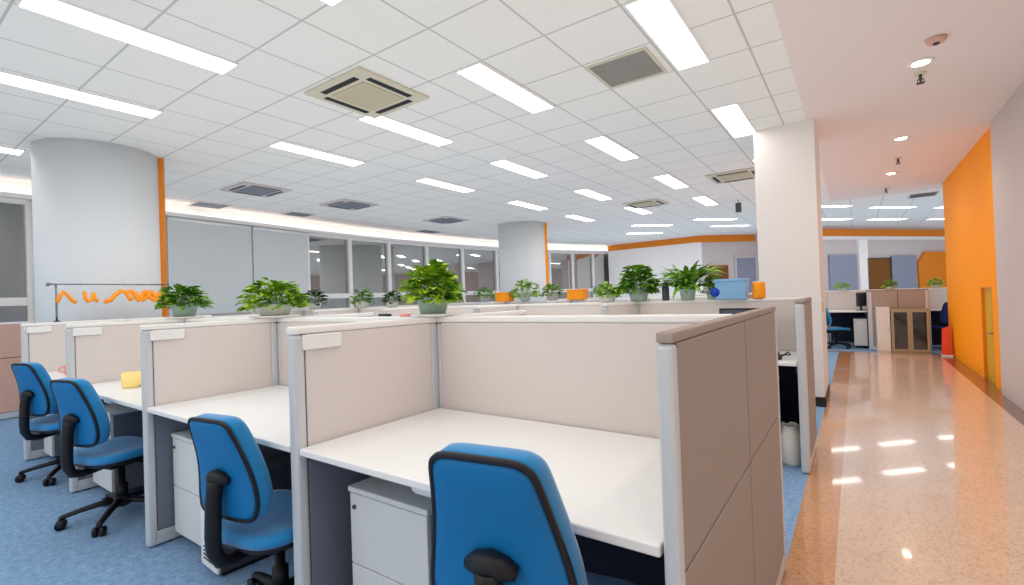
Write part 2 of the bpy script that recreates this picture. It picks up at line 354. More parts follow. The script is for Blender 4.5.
d = sempty('door_3', (-3.15, 16.811, 0), math.atan2(1.2, 1.35)); m = MB(); m.box(.05, .7, -.04, 0, 0, 2.25); m.build('door_leaf', M['lilac'], d)
m = MB(); m.box(0, .05, -.07, 0, 0, 2.32); m.box(.7, .75, -.07, 0, 0, 2.32); m.box(.05, .7, -.07, 0, 2.25, 2.32); m.build('door_frame', M['wallgrey'], d)
m = MB(); m.tube([(.62, -.04, 1.0), (.62, -.08, 1.0), (.54, -.08, 1.0)], .01, 8); m.build('door_handle', M['steel'], d)
ang = math.atan2(1.2, 1.35)
t = thing('wall_board', 'brown notice board on the far grey wall, left of the grey door', 'board', (-3.9, 16.144, 1.55), ang)
m = MB(); m.box(.1, .78, -.03, -.005, 0, .48); m.build('board', M['browndoor'], t)
m = MB(); m.box(.08, .80, -.04, -.03, -.02, 0); m.box(.08, .80, -.04, -.03, .48, .5); m.box(.08, .1, -.04, -.03, 0, .48); m.box(.78, .8, -.04, -.03, 0, .48); m.build('frame', M['fabric_brown'], t)

# pillars
p = MB(); p.box(-.87, -.30, 5.97, 6.87, 0, ZC); o = struct(p.build('pillar', M['pillarpaint']))
m = MB(); m.box(-.88, -.29, 5.96, 6.88, 0, .1); m.build('skirting', M['skirt'], o)
m = MB(); m.box(-.3, -.288, 6.2, 6.29, .98, 1.08, .004); m.build('wall_switch', M['vent'], o)
def column(x, y, r, ang, label):
    m = MB(); m.lathe([(r, 0), (r, ZC)], 64); o = struct(m.build('column', M['colgrey'], loc=(x, y, 0)))
    s = MB(); a = math.radians(ang)
    n = Vector((math.cos(a), math.sin(a), 0)); t_ = Vector((-n.y, n.x, 0))
    pts = [n * (r - .02) - t_ * .03, n * (r + .05) - t_ * .03, n * (r + .05) + t_ * .03, n * (r - .02) + t_ * .03]
    s.prism([(v.x, v.y) for v in pts], 0, ZC - .001); s.build('orange_strip', M['orangedeep'] if label else M['orange'], o)
    k = MB(); k.lathe([(r + .008, 0), (r + .008, .1)], 64); k.build('skirting', M['skirt'], o)
column(-6.80, 1.77, .54, 62, 1)
column(-6.58, 9.79, .57, 22, 0)

# ------------------------------------------------------------------ ceiling fittings
def light_fixture():
    t = thing('ceiling_light', 'x', 'ceiling light')
    w, l = .112, .54
    m = MB(); m.box(-w - .012, w + .012, -l - .012, -l, -.012, 0); m.box(-w - .012, w + .012, l, l + .012, -.012, 0); m.box(-w - .012, -w, -l, l, -.012, 0); m.box(w, w + .012, -l, l, -.012, 0)
    m.build('frame', M['rail'], t)
    m = MB(); m.box(-w, w, -l, l, -.008, 0); m.build('diffuser', M['lamp'], t); return t
L0 = light_fixture(); first = True
cols = {'in the row nearest the corridor': -.965, 'in the second row from the corridor': -2.33, 'in the third row from the corridor': -3.69, 'in the fourth row from the corridor': -5.06,
        'in the row nearest the windows': -7.3}
ordw = ['nearest the camera', 'second from the camera', 'third from the camera', 'fourth from the camera', 'farthest of its row']
G1 = 'long ceiling lights running along the room'
for cn, x in cols.items():
    ys = [1.19, 3.36, 5.52, 7.8, 9.95]
    if x == -.965: ys = [3.36, 5.5, 7.8]
    if x == -7.3: ys = [.7]
    if x == -3.69: ys = [1.19, 3.36 + .13, 5.52, 7.8, 9.95]
    ww = ordw[:len(ys) - 1] + [ordw[4]]
    for k, y in enumerate(ys):
        lab = 'long recessed ceiling light %s, %s' % (cn, ww[k])
        if x == -7.3: lab = 'long recessed ceiling light by the windows, left of the big round column'
        if first: L0.location = (x, y, ZC); L0['label'] = lab; L0['group'] = G1; first = False
        else: dup(L0, (x, y, ZC), 0, lab, G1)
# lights behind the camera and beyond frame that light the place
for x in (-.965, -2.33, -3.69, -5.06):
    dup(L0, (x, -1.2, ZC), 0, 'long recessed ceiling light behind the camera', G1)
dup(L0, (-.965, 1.19, ZC), 0, 'long recessed ceiling light overhead, above the top of the frame', G1)
tr = [(-2.76, 12.66, 'crossways ceiling light beyond the rows, just left of the white pillar, nearer one'), (-2.74, 14.28, 'crossways ceiling light beyond the rows, just left of the white pillar, farther one'),
      (-4.26, 12.43, 'crossways ceiling light above the bright white far wall, nearer one'), (-5.0, 13.9, 'crossways ceiling light above the bright white far wall, farther one'),
      (-.45, 12.63, 'crossways far ceiling light beside the pillar, nearer row'), (.75, 14.04, 'crossways far ceiling light in the middle of the corridor view, nearer row'), (2.0, 15.3, 'crossways far ceiling light beside the orange wall, nearer row'),
      (-.45, 15.15, 'crossways far ceiling light beside the pillar, farther row'), (.75, 16.45, 'crossways far ceiling light in the middle of the corridor view, farther row'), (2.1, 17.85, 'crossways far ceiling light beside the orange wall, farther row')]
for x, y, lb in tr: dup(L0, (x, y, ZC), -PI / 4, lb, 'crossways ceiling lights at the far end')

def downlight(x, y, lb, s):
    t = thing('downlight', lb, 'downlight', (x, y, ZC), 0, 'round downlights over the corridor')
    m = MB(); m.lathe([(.085, 0), (.085, -.008), (.06, -.012), (.055, 0)], 28); m.build('trim_ring', M['white'], t)
    m = MB(); m.lathe([(.053, -.002), (.05, -.012), (.03, -.018)], 24); m.build('lamp', M['down'], t)
downlight(.48, 5.03, 'brightest round downlight over the corridor, nearest the camera', 1)
downlight(.504, 7.48, 'round downlight over the corridor, second from the camera', 1)
downlight(.515, 9.72, 'round downlight over the corridor, farthest from the camera', 1)
for y in (5.03, 7.48, 9.72, 2.5, 0.2):
    l = bpy.data.lights.new('downlight_beam', 'SPOT'); l.energy = 30 if y == 5.03 else 22; l.spot_size = 2.5; l.spot_blend = .8; l.shadow_soft_size = .05; l.color = (1, .85, .68)
    o = bpy.data.objects.new('downlight_beam', l); COL.objects.link(o); o.location = (.5, y, ZC - .03)
def sprinkler(x, y, lb):
    t = thing('sprinkler', lb, 'sprinkler', (x, y, ZC), 0, 'ceiling sprinklers over the corridor')
    m = MB(); m.lathe([(.04, 0), (.035, -.012)], 20); m.build('flange', M['vent'], t)
    m = MB(); m.lathe([(.012, -.012), (.012, -.05), (.006, -.07)], 12); m.tube([(-.02, 0, -.05), (-.02, 0, -.08)], .003, 6); m.tube([(.02, 0, -.05), (.02, 0, -.08)], .003, 6)
    m.tube([(-.02, 0, -.05), (.02, 0, -.05)], .004, 6); m.lathe([(.03, -.08), (.03, -.084)], 16); m.build('head', M['darkgrey'], t)
sprinkler(.5, 5.3, 'small dark ceiling sprinkler just below the brightest downlight')
sprinkler(.54, 8.64, 'small dark ceiling sprinkler between the second and farthest downlights')
sprinkler(.51, 11.2, 'small dark ceiling sprinkler past the farthest downlight')
t = thing('smoke_detector', 'tan round smoke detector on the corridor ceiling above the brightest downlight', 'smoke detector', (.53, 4.62, ZC))
m = MB(); m.lathe([(.06, 0), (.06, -.02), (.045, -.035)], 24); m.build('housing', M['fabric_brown'], t); m = MB(); m.lathe([(.02, -.035), (.018, -.045)], 12); m.build('sensor', M['darkgrey'], t)

def cassette(x, y, lb, s=.36, dark=False):
    t = thing('air_conditioner', lb, 'air conditioner', (x, y, ZC), 0, 'square ceiling air conditioners')
    m = MB(); m.box(-s, s, -s, s, -.02, 0, .006); m.build('panel', M['vent'] if not dark else M['wallgrey'], t)
    m = MB(); m.box(-s * .58, s * .58, -s * .58, s * .58, -.028, -.018, .004)
    m.build('intake_grille', M['ventbeige'] if not dark else M['ventdark'], t)
    for k in range(4):
        m = MB(); a = k * PI / 2; R = Matrix.Rotation(a, 3, 'Z')
        m.box(-s * .6, s * .6, s * .70, s * .84, -.024, -.019)
        m.v = [tuple(R @ Vector(v)) for v in m.v]
        m.build('air_slot', M['black'], t)
cassette(-3.3, 2.66, 'large beige square air conditioner among the nearest ceiling lights')
cassette(-3.3, 9.32, 'small looking beige air conditioner far off in the middle of the ceiling')
cassette(-1.45, 8.1, 'beige air conditioner in the ceiling half hidden by the white pillar')
cassette(-7.3, 3.76, 'bluish grey air conditioner near the drawn blinds', dark=True)
cassette(-7.3, 5.4, 'grey air conditioner above the first uncovered windows', dark=True)
cassette(-7.3, 7.9, 'grey air conditioner above the windows, just left of the far column', dark=True)
def grille(x, y, w, l, lb, mk='ventgrey'):
    t = thing('ceiling_grille', lb, 'vent', (x, y, ZC), 0, 'flat ceiling air grilles')
    m = MB(); m.box(-w - .02, w + .02, -l - .02, -l, -.01, 0); m.box(-w - .02, w + .02, l, l + .02, -.01, 0); m.box(-w - .02, -w, -l, l, -.01, 0); m.box(w, w + .02, -l, l, -.01, 0); m.build('frame', M['vent'], t)
    m = MB(); n = int(l * 2 / .03)
    m.box(-w, w, -l, l, -.002, 0)
    for i in range(n): yy = -l + (i + .5) * 2 * l / n; m.box(-w, w, yy - .008, yy + .008, -.008, -.002)
    m.build('slats', M[mk], t)
grille(-1.4, 3.63, .22, .22, 'square grey air grille beside the brightest near ceiling light')
grille(-8.95, 3.8, .2, .24, 'dark air grille above the drawn blinds, nearest the big column', 'ventdark')
grille(-8.75, 5.3, .18, .22, 'dark air grille above the first uncovered window', 'ventdark')
grille(-8.85, 8.9, .18, .3, 'thin dark air grille above the middle of the window wall', 'ventdark')
grille(1.15, 12.6, .2, .25, 'dark air grille in the far ceiling near the orange wall', 'ventdark')
t = thing('ceiling_speaker', 'small dark box hanging from the ceiling just left of the white pillar', 'speaker', (-1.82, 10.34, ZC))
m = MB(); m.tube([(0, 0, 0), (0, 0, -.06)], .008, 8); m.build('bracket', M['steel'], t); m = MB(); m.box(-.05, .05, -.04, .04, -.24, -.06, .01); m.build('housing', M['darkgrey'], t)

# ------------------------------------------------------------------ partitions
TH = .025
def rot(v, rz): return v
def partition(x, y, rz, L, label, group, cols=1, post=(True, True), holder=0, TH=.025, hgt=H, seam=SEAM, lower=None, fab='fabric', fullpost=False):
    t = thing('partition_panel', label, 'partition', (x, y, 0), rz, group)
    a, c = .0, L
    m = MB(); m.box(.02, L - .02, -TH + .006, TH - .006, .04, hgt - .03); m.build('core', M['seam'], t)
    pa = (.045 if TH > .02 else .026) if post[0] else .004; pb = .045 if post[1] else .004
    w = (L - pa - pb) / cols
    for k in range(cols):
        x0, x1 = pa + k * w + (.0005 if k == 0 and pa > .01 else .004), pa + (k + 1) * w - (.0005 if k == cols - 1 and pb > .01 else .004)
        m = MB(); m.box(x0, x1, -TH, TH, seam + .004, hgt - (.029 if TH > .02 else .023), .004); m.build('upper_panel', M[fab], t)
        m = MB(); m.box(x0, x1, -TH, TH, .085, seam - .004, .004); m.build('lower_panel', M[lower or fab], t)
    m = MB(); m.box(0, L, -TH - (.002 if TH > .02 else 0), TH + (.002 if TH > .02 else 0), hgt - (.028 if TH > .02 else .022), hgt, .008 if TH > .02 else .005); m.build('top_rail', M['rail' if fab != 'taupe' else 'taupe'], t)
    m = MB(); m.box(0.01, L - .01, -TH + .002, TH - .002, 0.01, .08, .004); m.build('kick_plate', M['alu'], t)
    if post[0]: m = MB(); m.box(0, pa, -TH - .002, TH + .002, 0.005, hgt - (.028 if TH > .02 else .022), .016); m.build('end_post', M['alu'], t)
    if post[1]: m = MB(); m.box(L - pb, L, -TH - .002, TH + .002, 0.005, hgt - (.028 if TH > .02 else .022), .012); m.build('end_post', M['alu'], t)
    if holder:
        m = MB(); s = -1 if holder < 0 else 1   # side of the panel the holder sits on
        y0, y1 = sorted((s * TH, s * (TH + .012)))
        m.box(.03, .19, y0, y1, hgt - .085, hgt - .03, .004); m.build('label_holder', M['rail'], t)
    for k in (0.1, L - .1):
        m = MB(); m.lathe([(.014, 0), (.014, .01)], 10, (k, 0, 0)); m.build('foot', M['black'], t)
    return t
GD = 'tall desk dividers of the near island'; GS = 'back screens of the near island'
dl = ['divider at the left end of the nearest desk, with pale label plate', 'divider left of the second desk, behind the third-largest chair',
      'divider left of the third desk, behind the small yellow mug', 'leftmost divider of the near island, below the thin metal stand']
for x, lb in zip(XD, ['pinkish fabric divider between the nearest desk and the second desk', 'pinkish fabric divider between the second desk and the yellow mug desk',
                      'pinkish fabric divider between the yellow mug desk and the farthest desk', 'pinkish fabric divider ending the near island, under the metal rail stand']):
    partition(x, Y0, PI / 2, YS - Y0 - TH, lb, GD, holder=-1, lower='fabric_grey')
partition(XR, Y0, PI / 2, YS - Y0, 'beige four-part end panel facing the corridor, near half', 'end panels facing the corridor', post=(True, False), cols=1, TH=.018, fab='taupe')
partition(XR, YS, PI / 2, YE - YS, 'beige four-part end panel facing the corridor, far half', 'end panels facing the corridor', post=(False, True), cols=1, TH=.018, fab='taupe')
xs = [XR - .018] + XD
sc = ['behind the nearest desk', 'behind the second desk', 'behind the yellow mug desk', 'behind the farthest desk']
for k in range(4):
    x1, x0 = xs[k], xs[k + 1]
    partition(x0, YS, 0, x1 - x0, 'pinkish fabric back screen ' + sc[k], GS, post=(True, k > 0), seam=SEAM, lower='fabric_grey')
for k, x in enumerate(XD):
    partition(x, YS + TH, PI / 2, YE - YS - TH, 'fabric divider on the hidden side of the near island, %s from the corridor' % ['first', 'second', 'third', 'last'][k], 'hidden-side dividers', lower='fabric_grey')

def desk(x0, x1, y0, y1, label, group, tray=True, flip=False):
    t = thing('desk', label, 'desk', (x0, y0, 0), 0, group); L = x1 - x0; D = y1 - y0
    m = MB(); m.box(0, L, 0, D, DZ - .025, DZ, .005); m.build('worktop', M['desk'], t)
    m = MB(); yb = D - .06 if not flip else .06; m.box(.03, L - .03, yb - .008, yb + .008, .06, DZ - .03); m.build('modesty_panel', M['underdeskshade'], t)
    for xx in (.0, L - .02):
        m = MB(); m.box(xx, xx + .02, .12, D - .08, DZ - .09, DZ - .025); m.box(xx, xx + .02, D / 2 - .03, D / 2 + .03, 0, DZ - .09); m.build('side_bracket', M['darkgrey'], t)
    if tray:
        m = MB(); m.box(.50, .64, .05, .13, DZ - .075, DZ - .026, .022); m.build('cable_box', M['white'], t)
    return t
dn = ['large white desktop nearest the camera', 'white desk between the first and second dividers, behind the third chair', 'white desk holding a yellow mug', 'white desk at the far left holding two small cups']
for k in range(4):
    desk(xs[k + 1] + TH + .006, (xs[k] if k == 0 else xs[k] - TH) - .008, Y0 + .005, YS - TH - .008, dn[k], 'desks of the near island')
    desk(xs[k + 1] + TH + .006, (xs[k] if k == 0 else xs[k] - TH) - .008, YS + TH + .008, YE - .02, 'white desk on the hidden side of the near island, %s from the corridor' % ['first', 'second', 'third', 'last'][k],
         'desks of the near island', False, True)

def pedestal(x, y, rz, label, group, w=.40, d=.5, h=.58):
    t = thing('drawer_pedestal', label, 'cabinet', (x, y, 0), rz, group)
    m = MB(); m.box(0, w, .018, d, .05, h - .02, .003); m.build('body', M['sideshade'], t)
    m = MB(); m.box(-.004, w + .004, -.004, d, h - .02, h, .004); m.build('top_board', M['cabinet'], t)
    for z0, z1 in ((.055, .30), (.304, h - .024)):
        m = MB(); m.box(.003, w - .003, 0, .018, z0, z1, .003); dr = m.build('drawer', M['cabinet'], t)
    m = MB(); m.tube([(.03, 0, h - .07), (.03, -.006, h - .07)], .008, 12); m.build('lock', M['darkgrey'], t)
    for cx_ in (.05, w - .05):
        for cy_ in (.06, d - .06):
            m = MB(); m.tube([(cx_ - .01, cy_, .025), (cx_ + .01, cy_, .025)], .024, 12); m.build('caster', M['black'], t)
    return t
GP = 'white drawer pedestals under the near desks'
pedestal(-1.54, 1.10, 0, 'white drawer pedestal under the nearest desk, left of the biggest chair', GP)
pedestal(-3.035, 1.07, 0, 'white drawer pedestal under the second desk, left of the third chair', GP, w=.37)
pedestal(-4.43, 1.07, 0, 'white drawer pedestal under the yellow mug desk, behind the second chair', GP, w=.40)
pedestal(-5.76, 1.07, 0, 'white drawer pedestal under the far left desk', GP, w=.26)
t = thing('computer_tower', 'computer tower with a white front standing on the carpet under the second desk', 'computer', (-2.62, 1.03, 0), -.06)
m = MB(); m.box(0, .19, .02, .44, .02, .44, .01); m.build('case', M['darkgrey'], t)
m = MB(); m.box(.0, .19, 0, .02, .02, .44, .012); f = m.build('front_panel', M['white'], t)
m = MB(); [m.box(.04, .15, -.003, .002, .06 + k * .018, .066 + k * .018) for k in range(4)]; m.build('vent_slots', M['darkgrey'], t)
for xx in (.03, .16): m = MB(); m.box(xx - .015, xx + .015, .03, .42, 0, .02); m.build('foot', M['black'], t)

# ------------------------------------------------------------------ chairs
def outline(n=72):
    # rounded trapezoid, wider below the middle: (x, z) relative to the back's centre
    key = [(-.095, .21), (.095, .21), (.128, .185), (.148, .08), (.178, -.06), (.188, -.135), (.175, -.19), (.14, -.21), (-.14, -.21), (-.175, -.19), (-.188, -.135), (-.178, -.06), (-.148, .08), (-.128, .185)]
    K = [Vector((a, c)) for a, c in key]; out = []; k = len(K)
    # dense polyline then smooth it
    P = []
    for i in range(k):
        for j in range(8): P.append(K[i].lerp(K[(i + 1) % k], j / 8))
    for _ in range(6): P = [(P[i - 1] + P[i] * 2 + P[(i + 1) % len(P)]) / 4 for i in range(len(P))]
    return [(p.x * .92, p.y * .94) for p in P]
OUT = outline()
def chair(label, group):
    t = thing('office_chair', label, 'chair', group=group)
    zb = .692; yb = -.225; tilt = math.radians(-6)
    def bend(x, z): return .28 * x * x * 1.2 + .035 * math.cos((z + .06) * 7) - .03
    def place(x, d, z):   # d: depth forward
        y = d + bend(x, z); c, s = math.cos(tilt), math.sin(tilt)
        return (x, yb + y * c + z * s * 1.0, zb + z * c - y * s)
    def layers(ls):
        m = MB(); n = len(OUT); vs = []; fs = []
        for s_, d in ls: vs += [place(x * s_, d, z * s_) for x, z in OUT]
        for k in range(len(ls) - 1):
            for i in range(n): j = (i + 1) % n; fs.append((k * n + i, k * n + j, (k + 1) * n + j, (k + 1) * n + i))
        vs.append(place(0, ls[0][1], 0)); a = len(vs) - 1; vs.append(place(0, ls[-1][1], 0)); e = len(vs) - 1
        for i in range(n): j = (i + 1) % n; fs.append((a, j, i)); fs.append((e, (len(ls) - 1) * n + i, (len(ls) - 1) * n + j))
        m.add(vs, fs, 0, True); return m
    layers([(.3, -.022), (.6, -.022), (.88, -.022), (.95, -.016), (.955, 0)]).build('back_shell', M['chairshell'], t)
    layers([(.97, -.004), (1.0, .006), (1.0, .028), (1.0, .038), (.97, .054), (.88, .064), (.6, .066), (.3, .066)]).build('back_cushion', M['chairblue'], t)
    m = MB(); m.tube([place(x * .975, -.012, z * .975) for x, z in OUT], .008, 8, closed=True); m.build('piping', M['black'], t)
    # bracket: T-shaped head and J-shaped arm
    m = MB()
    h0 = place(0, -.042, -.03)
    pts = [(0, -.05, .345), (0, -.13, .335), (0, -.205, .33), (0, -.25, .345), (0, -.272, .39), (0, -.275, .45), (0, -.272, .52), (0, -.27, .57), (0, h0[1] - .004, .62), (0, h0[1], .645)]
    m.tube(pts, [.020, .020, .022, .025, .027, .028, .028, .028, .028, .03], 14, up=(1, 0, 0), flat=1.0)
    m.build('back_bracket', M['black'], t)
    m = MB(); m.tube([place(-.055, -.03, -.045), place(-.03, -.036, -.034), place(0, -.04, -.03), place(.03, -.036, -.034), place(.055, -.03, -.045)], [.014, .024, .03, .024, .014], 14); m.build('bracket_head', M['black'], t)
    # seat
    m = MB(); n = 48; vs = []; fs = []
    def se(a, s_, z, ys=0):
        c, s = math.cos(a), math.sin(a); q = 2 / 3.6
        x = math.copysign(abs(c) ** q, c) * .235 * s_; y = math.copysign(abs(s) ** q, s) * .225 * s_ + .01
        dz = -.02 * max(0, (y - .12) / .1) ** 2 if y > .12 else 0
        dz += .015 * (abs(x) / .235) ** 2
        return (x, y, z + dz)
    ls = [(.3, .372), (.85, .372), (.97, .38), (1.0, .395), (.99, .412), (.94, .424), (.8, .428), (.4, .42), (.15, .418)]
    for s_, z in ls: vs += [se(2 * PI * i / n, s_, z) for i in range(n)]
    for k in range(len(ls) - 1):
        for i in range(n): j = (i + 1) % n; fs.append((k * n + i, k * n + j, (k + 1) * n + j, (k + 1) * n + i))
    fs.append(tuple(range(n))); fs.append(tuple((len(ls) - 1) * n + i for i in reversed(range(n))))
    m.add(vs, fs, 0, True); m.build('seat', M['chairblue'], t)
    m = MB(); vs = [se(2 * PI * i / n, .9, .356) for i in range(n)] + [se(2 * PI * i / n, .97, .374) for i in range(n)]
    m.add(vs, [tuple(range(n)), tuple(range(n, 2 * n))] + [(i, (i + 1) % n, n + (i + 1) % n, n + i) for i in range(n)], 0, True); m.build('seat_shell', M['black'], t)
    m = MB(); m.box(-.07, .07, -.1, .1, .315, .36, .012); m.tube([(.06, .03, .335), (.21, .03, .33)], .007, 8); m.tube([(.19, .03, .331), (.235, .03, .328)], .013, 8); m.build('mechanism', M['black'], t)
    m = MB(); m.lathe([(.032, .1), (.032, .2), (.02, .205), (.02, .32)], 20); m.build('gas_column', M['black'], t)
    m = MB(); m.lathe([(.045, .07), (.05, .09), (.045, .125), (.03, .13)], 24); m.build('hub', M['black'], t)
    for k in range(5):
        a = 2 * PI * k / 5 + .35; c, s = math.cos(a), math.sin(a)
        m = MB(); m.tube([(c * r, s * r, z) for r, z in ((.03, .105), (.12, .098), (.2, .085), (.275, .068), (.285, .062))], [.026, .022, .019, .017, .015], 10, flat=.75)
        lg = m.build('base_leg', M['black'], t)
        m = MB(); px_, py_ = -s, c
        for d in (-.018, .018):
            m.tube([(c * .28 + px_ * (d - .009), s * .28 + py_ * (d - .009), .027), (c * .28 + px_ * (d + .009), s * .28 + py_ * (d + .009), .027)], .027, 16)
        m.tube([(c * .28, s * .28, .03), (c * .28, s * .28, .07)], .008, 8)
        m.build('caster', M['black'], lg)
    return t
GC = 'blue office chairs at the near desks'
ch = chair('largest blue office chair, at the nearest desk, in the foreground', GC)
def put(o, x, y, deg, z=0): o.location = (x, y, z); o.rotation_euler = (0, 0, math.radians(deg))
CH = [(-.685, 1.06, 9), (-1.94, 1.05, 9), (-3.70, 1.03, 15), (-5.04, 1.09, 15)]
put(ch, *CH[0]); ch.scale = (1.055,) * 3
dup(ch, (CH[1][0], CH[1][1], 0), math.radians(CH[1][2]), 'blue office chair at the second desk, beside the white-fronted computer tower', GC).scale = (.97,) * 3
dup(ch, (CH[2][0], CH[2][1], 0), math.radians(CH[2][2]), 'blue office chair at the yellow mug desk, its whole base visible', GC).scale = (.99,) * 3
dup(ch, (CH[3][0], CH[3][1], 0), math.radians(CH[3][2]), 'farthest left blue office chair, partly hidden behind the next chair', GC).scale = (1.01,) * 3

# ------------------------------------------------------------------ small things on the near desks
def mug(x, y, z, r, h, mk, label, s=1):
    t = thing('mug', label, 'mug', (x, y, z))
    m = MB(); m.lathe([(r * .85, 0), (r, h * .2), (r, h), (r * .9, h), (r * .86, h * .15), (.001, h * .12)], 28); m.build('cup', M[mk], t); t.rotation_euler.z = PI / 2
    m = MB(); m.tube([(s * (r * .9), 0, h * .8), (s * (r + .03), 0, h * .75), (s * (r + .035), 0, h * .45), (s * (r * .9), 0, h * .25)], .006, 8); m.build('handle', M[mk], t)
mug(-3.93, 1.16, DZ, .052, .1, 'yellow', 'yellow mug on the third desk from the camera')
tag(MB().box(-.13, .13, -.07, .09, 0, .012, .004).build('paper_pad', M['paper'] if 0 else M['palepink'], loc=(-3.87, 1.28, DZ), rz=.2), 'white paper pad lying behind the yellow mug', 'paper')
mug(-5.08, 1.14, DZ, .05, .115, 'palepink', 'white mug on the farthest left desk')
mug(-5.28, 1.16, DZ, .045, .085, 'pink', 'pink mug on the farthest left desk, beside the white mug', -1)

# ------------------------------------------------------------------ plants
def leaf(mb, base, dirv, length, width, droop, rnd, mi=0, n=4):
    d = Vector(dirv).normalized(); side = d.cross(Vector((0, 0, 1)))
    if side.length < .05: side = Vector((rnd.uniform(-1, 1), rnd.uniform(-1, 1), 0))
    side.normalize(); p = Vector(base); vs = []; fs = []
    tw = rnd.uniform(-.5, .5)
    for i in range(n + 1):
        s = i / n; w = width * math.sin(PI * min(1, (s * .92 + .08)) ** .8) * .5 if i < n else .0005
        nrm = side.cross(d).normalized(); sd = (side * math.cos(tw) + nrm * math.sin(tw))
        vs += [p - sd * w + nrm * w * .3, p, p + sd * w + nrm * w * .3]
        p = p + d * (length / n); d = (d + Vector((0, 0, -droop / n))).normalized()
    for i in range(n):
        a = i * 3; fs += [(a, a + 1, a + 4, a + 3), (a + 1, a + 2, a + 5, a + 4)]
    mb.add(vs, fs, mi, True)
def plant(x, y, z, w, h, potw, poth, label, kind='bush', pm='pot', lm='leaf', group='potted plants on top of the partitions', tray=True, seed=1, trail=0, n=0):
    rnd = random.Random(seed); t = thing('potted_plant', label, 'plant', (x, y, z), 0, group); z0 = 0
    if tray: m = MB(); m.lathe([(potw * .62, 0), (potw * .72, .006), (potw * .72, .014), (potw * .6, .01)], 32); m.build('saucer', M['rail'], t); z0 = .011
    m = MB(); r = potw / 2; m.lathe([(r * .78, z0), (r * .95, z0 + poth * .6), (r, z0 + poth * .85), (r * 1.06, z0 + poth * .88), (r * 1.06, z0 + poth), (r * .95, z0 + poth), (r * .9, z0 + poth * .8)], 32); m.build('pot', M[pm], t)
    m = MB(); m.lathe([(r * .93, z0 + poth * .8), (r * .5, z0 + poth * .86)], 20); m.build('soil', M['soil'], t)
    zt = z0 + poth * .85; m = MB(); hh = h - zt
    if kind == 'bush':
        N = int((n or 150) * 1.5); st = MB()
        for i in range(N):
            a = rnd.uniform(0, 2 * PI); el = math.asin(rnd.uniform(-.12, 1)); rr = rnd.uniform(.35, .97) ** .6
            ex, ez = w * .5 * .86, hh * .90
            p = Vector((math.cos(a) * math.cos(el) * ex * rr, math.sin(a) * math.cos(el) * ex * rr, zt + max(-.25 * poth, math.sin(el) * ez * rr)))
            dv = Vector((math.cos(a) * (.6 + .5 * math.cos(el)), math.sin(a) * (.6 + .5 * math.cos(el)), math.sin(el) * .6 - .05 + rnd.uniform(-.2, .2)))
            ll = rnd.uniform(.13, .2) * min(w, h) * 1.15
            leaf(m, p, dv, ll * 1.05, ll * .80, rnd.uniform(.3, .9), rnd)
            if i % 4 == 0: st.tube([(math.cos(a) * r * .4, math.sin(a) * r * .4, zt - .01), (p.x * .6, p.y * .6, (zt + p.z) / 2 + .01), tuple(p)], .0018, 5)
        for k in range(trail):
            a = rnd.uniform(0, 2 * PI)
            for j in range(7):
                q = Vector((math.cos(a) * (r + .02 + j * .02), math.sin(a) * (r + .02 + j * .02), zt - j * .012)); leaf(m, q, (math.cos(a), math.sin(a), -.4), .05, .035, .6, rnd)
        st.build('stems', M['leafmid'], t)
    else:
        for i in range(n or 46):
            a = rnd.uniform(0, 2 * PI); e = rnd.uniform(.5, 2.6)
            L_ = h * rnd.uniform(.8, 1.15)
            leaf(m, (math.cos(a) * r * .3, math.sin(a) * r * .3, zt - .01), (math.cos(a), math.sin(a), e), L_, L_ * .16, rnd.uniform(1.0, 2.2), rnd, n=7)
            # leaflets
            for j in range(3):
                s = .35 + j * .2; q = Vector((math.cos(a), math.sin(a), e)).normalized() * L_ * s * .85 + Vector((0, 0, zt - .02 * j)); aa = a + rnd.choice((-1, 1)) * .7
                leaf(m, q, (math.cos(aa), math.sin(aa), .5), L_ * .28, L_ * .08, 1.3, rnd)
    m.build('foliage', M[lm], t); return t
T = H
plant(-4.52, YS, T, .38, .29, .19, .11, 'round bushy plant in a grey-green pot beside the orange column strip', seed=3, lm='leafmid', n=230)
plant(-3.12, YS, T, .42, .27, .21, .08, 'wide bright plant in a pale low pot, left of the middle divider', seed=5, lm='leaf', pm='potwhite', n=230)
plant(-1.68, YS, T, .30, .265, .155, .095, 'largest looking bushy plant in a grey-green pot over the nearest desk corner', seed=8, lm='leaf', n=260)

tag(MB().tube([(0, 0, .009), (.09, .0, .009)], .009, 8, flat=.7).build('marker_pen', M['black'], loc=(-2.08, YS, H)), 'short black marker lying on the partition rail, left of the largest looking plant', 'pen')
tag(MB().box(-.03, .03, -.015, .015, 0, .015, .004).build('eraser', M['pink'], loc=(-1.87, YS, H)), 'small pink eraser lying on the partition rail beside the largest looking plant', 'eraser')

# rail stand with orange garland, above the leftmost divider
t = thing('rail_stand', 'thin grey metal post with a long horizontal bar in front of the round column', 'stand', (-5.81, 1.185, H))
m = MB(); m.lathe([(.022, 0), (.022, .012)], 16); m.build('foot', M['darkgrey'], t)
m = MB(); m.tube([(0, 0, .01), (0, 0, .335)], .008, 10); m.build('post', M['steel'], t)
m = MB(); m.tube([(0, -.05, .337), (0, .87, .333)], .007, 10); m.lathe([(.013, -.01), (.013, .02)], 10, (0, -.052, .33)); m.build('bar', M['steel'], t)
t = thing('hanging_garland', 'orange garland of cut-out squiggles hanging from the thin bar before the column', 'garland', (-5.80, 1.185, H))
def rib(pts, r=.014):
    m = MB(); m.tube([(0.012, y, z) for y, z in pts], r, 8, flat=1.0, up=(1, 0, 0)); return m
def hang(y, z): return MB().tube([(0.006, y, z), (0.0, y, .335)], .0012, 5)
